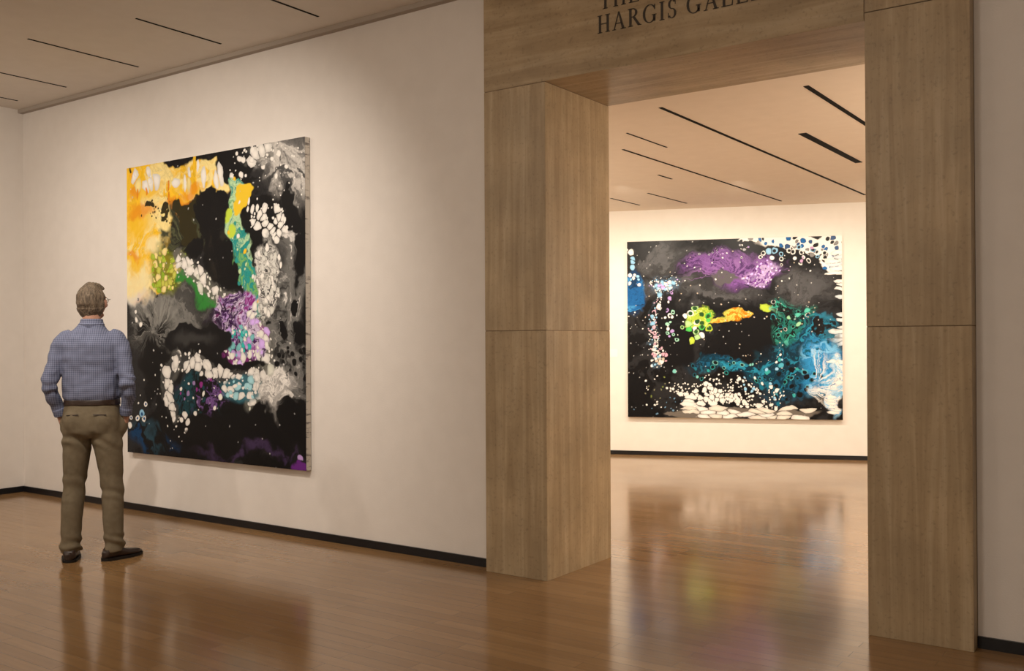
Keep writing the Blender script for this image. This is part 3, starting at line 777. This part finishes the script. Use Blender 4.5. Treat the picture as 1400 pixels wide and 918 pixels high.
def shoe(tag, cx, cy, yaw):
    M = Matrix.Translation((cx, cy, 0)) @ Matrix.Rotation(yaw, 4, 'Z')
    def outline(y):
        t = (y + .085) / .29
        w = .034 + .016 * math.sin(math.pi * min(1, t * .9 + .08)) + .004 * math.sin(t * 6.28 - 2.2)
        e = min(1, t / .07) ** .5 if t < .07 else (max(0, (1 - t) / .16) ** .5 if t > .84 else 1)
        return max(.006, w * e)
    V = []; F = []; n = 24; st = 22
    for i in range(st + 1):
        y = -.085 + .29 * i / st; t = i / st; w = outline(y)
        hgt = .088 if t < .25 else .088 - .034 * min(1, (t - .25) / .4) - .012 * max(0, (t - .65) / .35)
        if t < .06: hgt = .062
        if t > .92: hgt *= .75
        for k in range(n):
            a = 2 * math.pi * k / n; c, s = math.cos(a), math.sin(a)
            V.append(M @ Vector((w * math.copysign(abs(c) ** .7, c), y, .012 + (hgt - .012) * (.5 + .5 * math.copysign(abs(s) ** .75, s)))))
    for i in range(st):
        for k in range(n): F.append((i * n + k, i * n + (k + 1) % n, (i + 1) * n + (k + 1) % n, (i + 1) * n + k))
    F.append(tuple(reversed(range(n)))); F.append(tuple(range(st * n, st * n + n)))
    fuse('shoe_upper_' + tag, [(V, F)], .0045, M_leather, man, None, 3)
    pts = [(outline(-.085 + .29 * i / 30) * 1.07 + .002, -.088 + .297 * i / 30) for i in range(31)]
    ring = [(x, y) for x, y in pts] + [(-x, y) for x, y in reversed(pts)]
    V = []; m_ = len(ring)
    for z in (.0, .018): V += [M @ Vector((x, y, z)) for x, y in ring]
    F = [tuple(reversed(range(m_))), tuple(range(m_, 2 * m_))] + [(i, (i + 1) % m_, m_ + (i + 1) % m_, m_ + i) for i in range(m_)]
    mesh_ob('shoe_sole_' + tag, V, F, M_sole, man)
shoe('l', -.135, -.02, R(12))
shoe('r', .142, -.02, R(-44))
HM = Matrix.Translation((0, .018, 1.712)) @ Matrix.Rotation(R(-14), 4, 'Z') @ Matrix.Rotation(R(7), 4, 'X')
fuse('neck', [tube(interp([(0, -.012, 1.50, .062, .062), (0, -.006, 1.58, .058, .060), (0, .006, 1.68, .056, .062)], 8), 24)], .006, M_skin, man, None, 2)
def head_shape(k=1.0):
    v, f = ellip((0, 0, 0), (1, 1, 1), None, 40)
    out = []
    for p in v:
        x, y, z = p
        sx = .079; sy = .099; sz = .120
        if z < 0:
            sx *= 1 - .26 * (-z) ** 1.6
            if y < 0: sy *= 1 - .22 * (-z) ** 1.2
            else: sy *= 1 - .06 * (-z)
        if z > 0 and y < 0: sy *= 1.04
        out.append(Vector((x * sx * k, y * sy * k, z * sz * k)))
    return out, f
hp = [head_shape(), tube(interp([(0, .088, .030, .008), (0, .101, .008, .010), (0, .113, -.016, .014), (0, .100, -.026, .013)], 8), 12),
      ellip((.010, .100, -.022), (.009, .010, .008)), ellip((-.010, .100, -.022), (.009, .010, .008)),
      ellip((0, .074, -.092), (.030, .026, .022)),
      ellip((.032, .083, .028), (.024, .012, .008)), ellip((-.032, .083, .028), (.024, .012, .008)),
      ellip((.048, .060, -.022), (.022, .022, .020)), ellip((-.048, .060, -.022), (.022, .022, .020)),
      ellip((0, .090, -.050), (.022, .009, .0055)), ellip((0, .088, -.061), (.019, .009, .006))]
for sgn in (-1, 1):
    Me = Matrix.Rotation(sgn * R(-24), 3, 'Z')
    hp.append(ellip((sgn * .086, -.004, -.006), (.009, .021, .033), Me))
    hp.append(ellip((sgn * .084, .000, -.026), (.006, .010, .012), Me))
fuse('head', hp, .0035, M_skin, man, None, 2, HM)
M_eye = mat('eye_white', (.75, .72, .68), .2, .5); M_iris = mat('iris', (.05, .08, .10), .2, .5)
for sgn in (-1, 1):
    v, f = ellip((sgn * .031, .084, .008), (.013, .011, .008)); mesh_ob('eye', [HM @ p for p in v], f, M_eye, man, True)
    v, f = ellip((sgn * .031, .0935, .008), (.005, .003, .005)); mesh_ob('iris', [HM @ p for p in v], f, M_iris, man, True)
v, f = ellip((0, .0965, -.0555), (.018, .003, .0012)); mesh_ob('mouth_line', [HM @ p for p in v], f, mat('lip', (.25, .08, .06), .5, .4), man, True)
hv, hf = head_shape(1.0)
un = ellip((0, 0, 0), (1, 1, 1), None, 40)[0]
keep = set()
for i, p in enumerate(un):
    x, y, z = p
    if z > .62 - .12 * max(0, -y) or (y < .12 and z > .10) or (y < -.12 and z > -.34) or (y < -.22 and z > -.90 - .04 * math.sin(x * 9)):
        keep.add(i)
ff = [q for q in hf if all(i in keep for i in q)]
me = bpy.data.meshes.new('hair_src'); me.from_pydata([tuple(p) for p in hv], [], ff)
bm = bmesh.new(); bm.from_mesh(me); bmesh.ops.delete(bm, geom=[v for v in bm.verts if not v.link_faces], context='VERTS'); bmesh.ops.recalc_face_normals(bm, faces=bm.faces[:]); bm.to_mesh(me); bm.free()
tmp = bpy.data.objects.new('hair_src', me); COL.objects.link(tmp)
so = tmp.modifiers.new('s', 'SOLIDIFY'); so.thickness = .022; so.offset = .6
rm = tmp.modifiers.new('r', 'REMESH'); rm.mode = 'VOXEL'; rm.voxel_size = .0035
sm = tmp.modifiers.new('m', 'SMOOTH'); sm.iterations = 6
dg = bpy.context.evaluated_depsgraph_get(); dg.update()
hm = bpy.data.meshes.new_from_object(tmp.evaluated_get(dg)); bpy.data.objects.remove(tmp)
nrm = [v.normal.copy() for v in hm.vertices]
for v_, nn in zip(hm.vertices, nrm):
    p = v_.co
    v_.co = p + nn * (.006 * nz(p, (24, 24, 14)) + .0035 * nz(p, (110, 110, 26), 4) + (.004 if p.z < -.03 else .0))
hm.transform(HM)
for p in hm.polygons: p.use_smooth = True
hm.materials.clear(); hm.materials.append(M_hair)
link(bpy.data.objects.new('hair', hm), man)
gp = []
for sgn in (-1, 1):
    ringp = [(sgn * .033 + .024 * math.cos(a), .106 - .006 * abs(math.cos(a)), .006 + .018 * math.sin(a), .0019) for a in [2 * math.pi * k / 20 for k in range(21)]]
    gp.append(tube(ringp, 6)); gp.append(tube([(sgn * .057, .100, .012, .002), (sgn * .082, .080, .014, .002), (sgn * .088, .02, .014, .002), (sgn * .089, -.012, .006, .002)], 6))
gp.append(tube([(-.010, .107, .010, .0018), (0, .110, .013, .0018), (.010, .107, .010, .0018)], 6))
V = []; F = []
for (v, f) in gp:
    o = len(V); V += [HM @ Vector(p) for p in v]; F += [tuple(i + o for i in q) for q in f]
mesh_ob('spectacles', V, F, M_glass, man, True)

# ------------------------------------------------------------ lights
WARM = (1, .88, .75)
def spot(name, loc, target, power, size=70, blend=.9, radius=.06, col=WARM):
    l = bpy.data.lights.new(name, 'SPOT'); l.energy = power; l.spot_size = R(size); l.spot_blend = blend
    l.shadow_soft_size = radius; l.color = col
    o = bpy.data.objects.new(name, l); o.location = loc
    o.rotation_euler = (Vector(target) - Vector(loc)).to_track_quat('-Z', 'Y').to_euler()
    COL.objects.link(o); return o
spot('spot_lamp', (-4.39, 2.17, 3.6), (-6.5, 4.95, 1.3), 290, 84, 1, .03)
spot('spot_lamp.001', (-7.4, 2.0, 3.6), (-6.9, 4.95, 1.7), 115, 90, 1)
spot('spot_lamp.002', (-7.0, 2.4, 3.6), (-9.3, 3.9, 1.6), 125, 120, 1)
spot('spot_lamp.003', (-5.0, 1.2, 3.6), (-4.7, 4.95, .8), 75, 90, 1)
spot('spot_lamp.004', (.3, 1.2, 3.6), (-.3, 4.9, 1.0), 32, 100, 1)
spot('spot_lamp.005', (-2.3, .6, 3.6), (-2.4, 4.9, 1.6), 44, 110, 1)
for i, (x, y, p) in enumerate(((-7.5, .5, 50), (-4.5, .0, 45), (-1.8, 1.6, 34), (1.5, .5, 38), (-5.5, -2.5, 46), (-6.2, 3.2, 28))):
    spot('down_lamp' if i == 0 else 'down_lamp.%03d' % i, (x, y, 3.65), (x, y + .3, 0), p, 140, 1, .15)
for i, (x, y, p) in enumerate(((-2.5, -2.2, 66), (1.8, -1.5, 42), (-7.5, -2.0, 60))):  # added fill lights outside the view to raise room brightness, no real pendants
    l = bpy.data.lights.new('fill_lamp', 'POINT'); l.energy = p; l.shadow_soft_size = .25; l.color = (1, .87, .72)
    o = bpy.data.objects.new('fill_lamp' if i == 0 else 'fill_lamp.%03d' % i, l); o.location = (x, y, 2.7); COL.objects.link(o)
for i, (s, p) in enumerate(((-1.2, 125), (.2, 150), (1.4, 150), (2.8, 130), (4.4, 90))):
    q = wall_pt(s0 + s, 2.1); t = wall_pt(s0 + s, 0)
    spot('inner_spot_lamp' if i == 0 else 'inner_spot_lamp.%03d' % i, (q.x, q.y, 3.0), (t.x, t.y, 1.2), p, 105, 1, .06, (1, .89, .74))
for i, (x, y, p) in enumerate(((-5.5, 7.5, 80), (-2.4, 8.3, 80), (-.3, 7.2, 70))):
    spot('inner_down_lamp' if i == 0 else 'inner_down_lamp.%03d' % i, (x, y, 3.0), (x, y + .2, 0), p, 150, 1, .12, (1, .86, .70))
for i, (x, y, z, p) in enumerate(((-6.6, 7.2, 1.9, 95), (.6, 8.4, 1.9, 115), (.2, 6.6, 1.9, 60))):  # unseen point fills added to brighten the inner ceiling and door reveal
    l = bpy.data.lights.new('inner_fill_lamp', 'POINT'); l.energy = p; l.shadow_soft_size = .25; l.color = (1, .85, .68)
    o = bpy.data.objects.new('inner_fill_lamp' if i == 0 else 'inner_fill_lamp.%03d' % i, l); o.location = (x, y, z); COL.objects.link(o)
w = bpy.data.worlds.new('world'); scene.world = w; w.use_nodes = True
w.node_tree.nodes['Background'].inputs[0].default_value = (.02, .018, .015, 1)

# ------------------------------------------------------------ camera
cd = bpy.data.cameras.new('camera'); cd.sensor_width = 36; cd.lens = 1325 / 1400 * 36
cam = bpy.data.objects.new('camera', cd); COL.objects.link(cam)
cam.matrix_world = Matrix.Translation((0, 0, 1.45)) @ Matrix.Rotation(R(35.2), 4, 'Z') @ Matrix.Rotation(R(90.24), 4, 'X') @ Matrix.Rotation(R(-.29), 4, 'Z')
scene.camera = cam
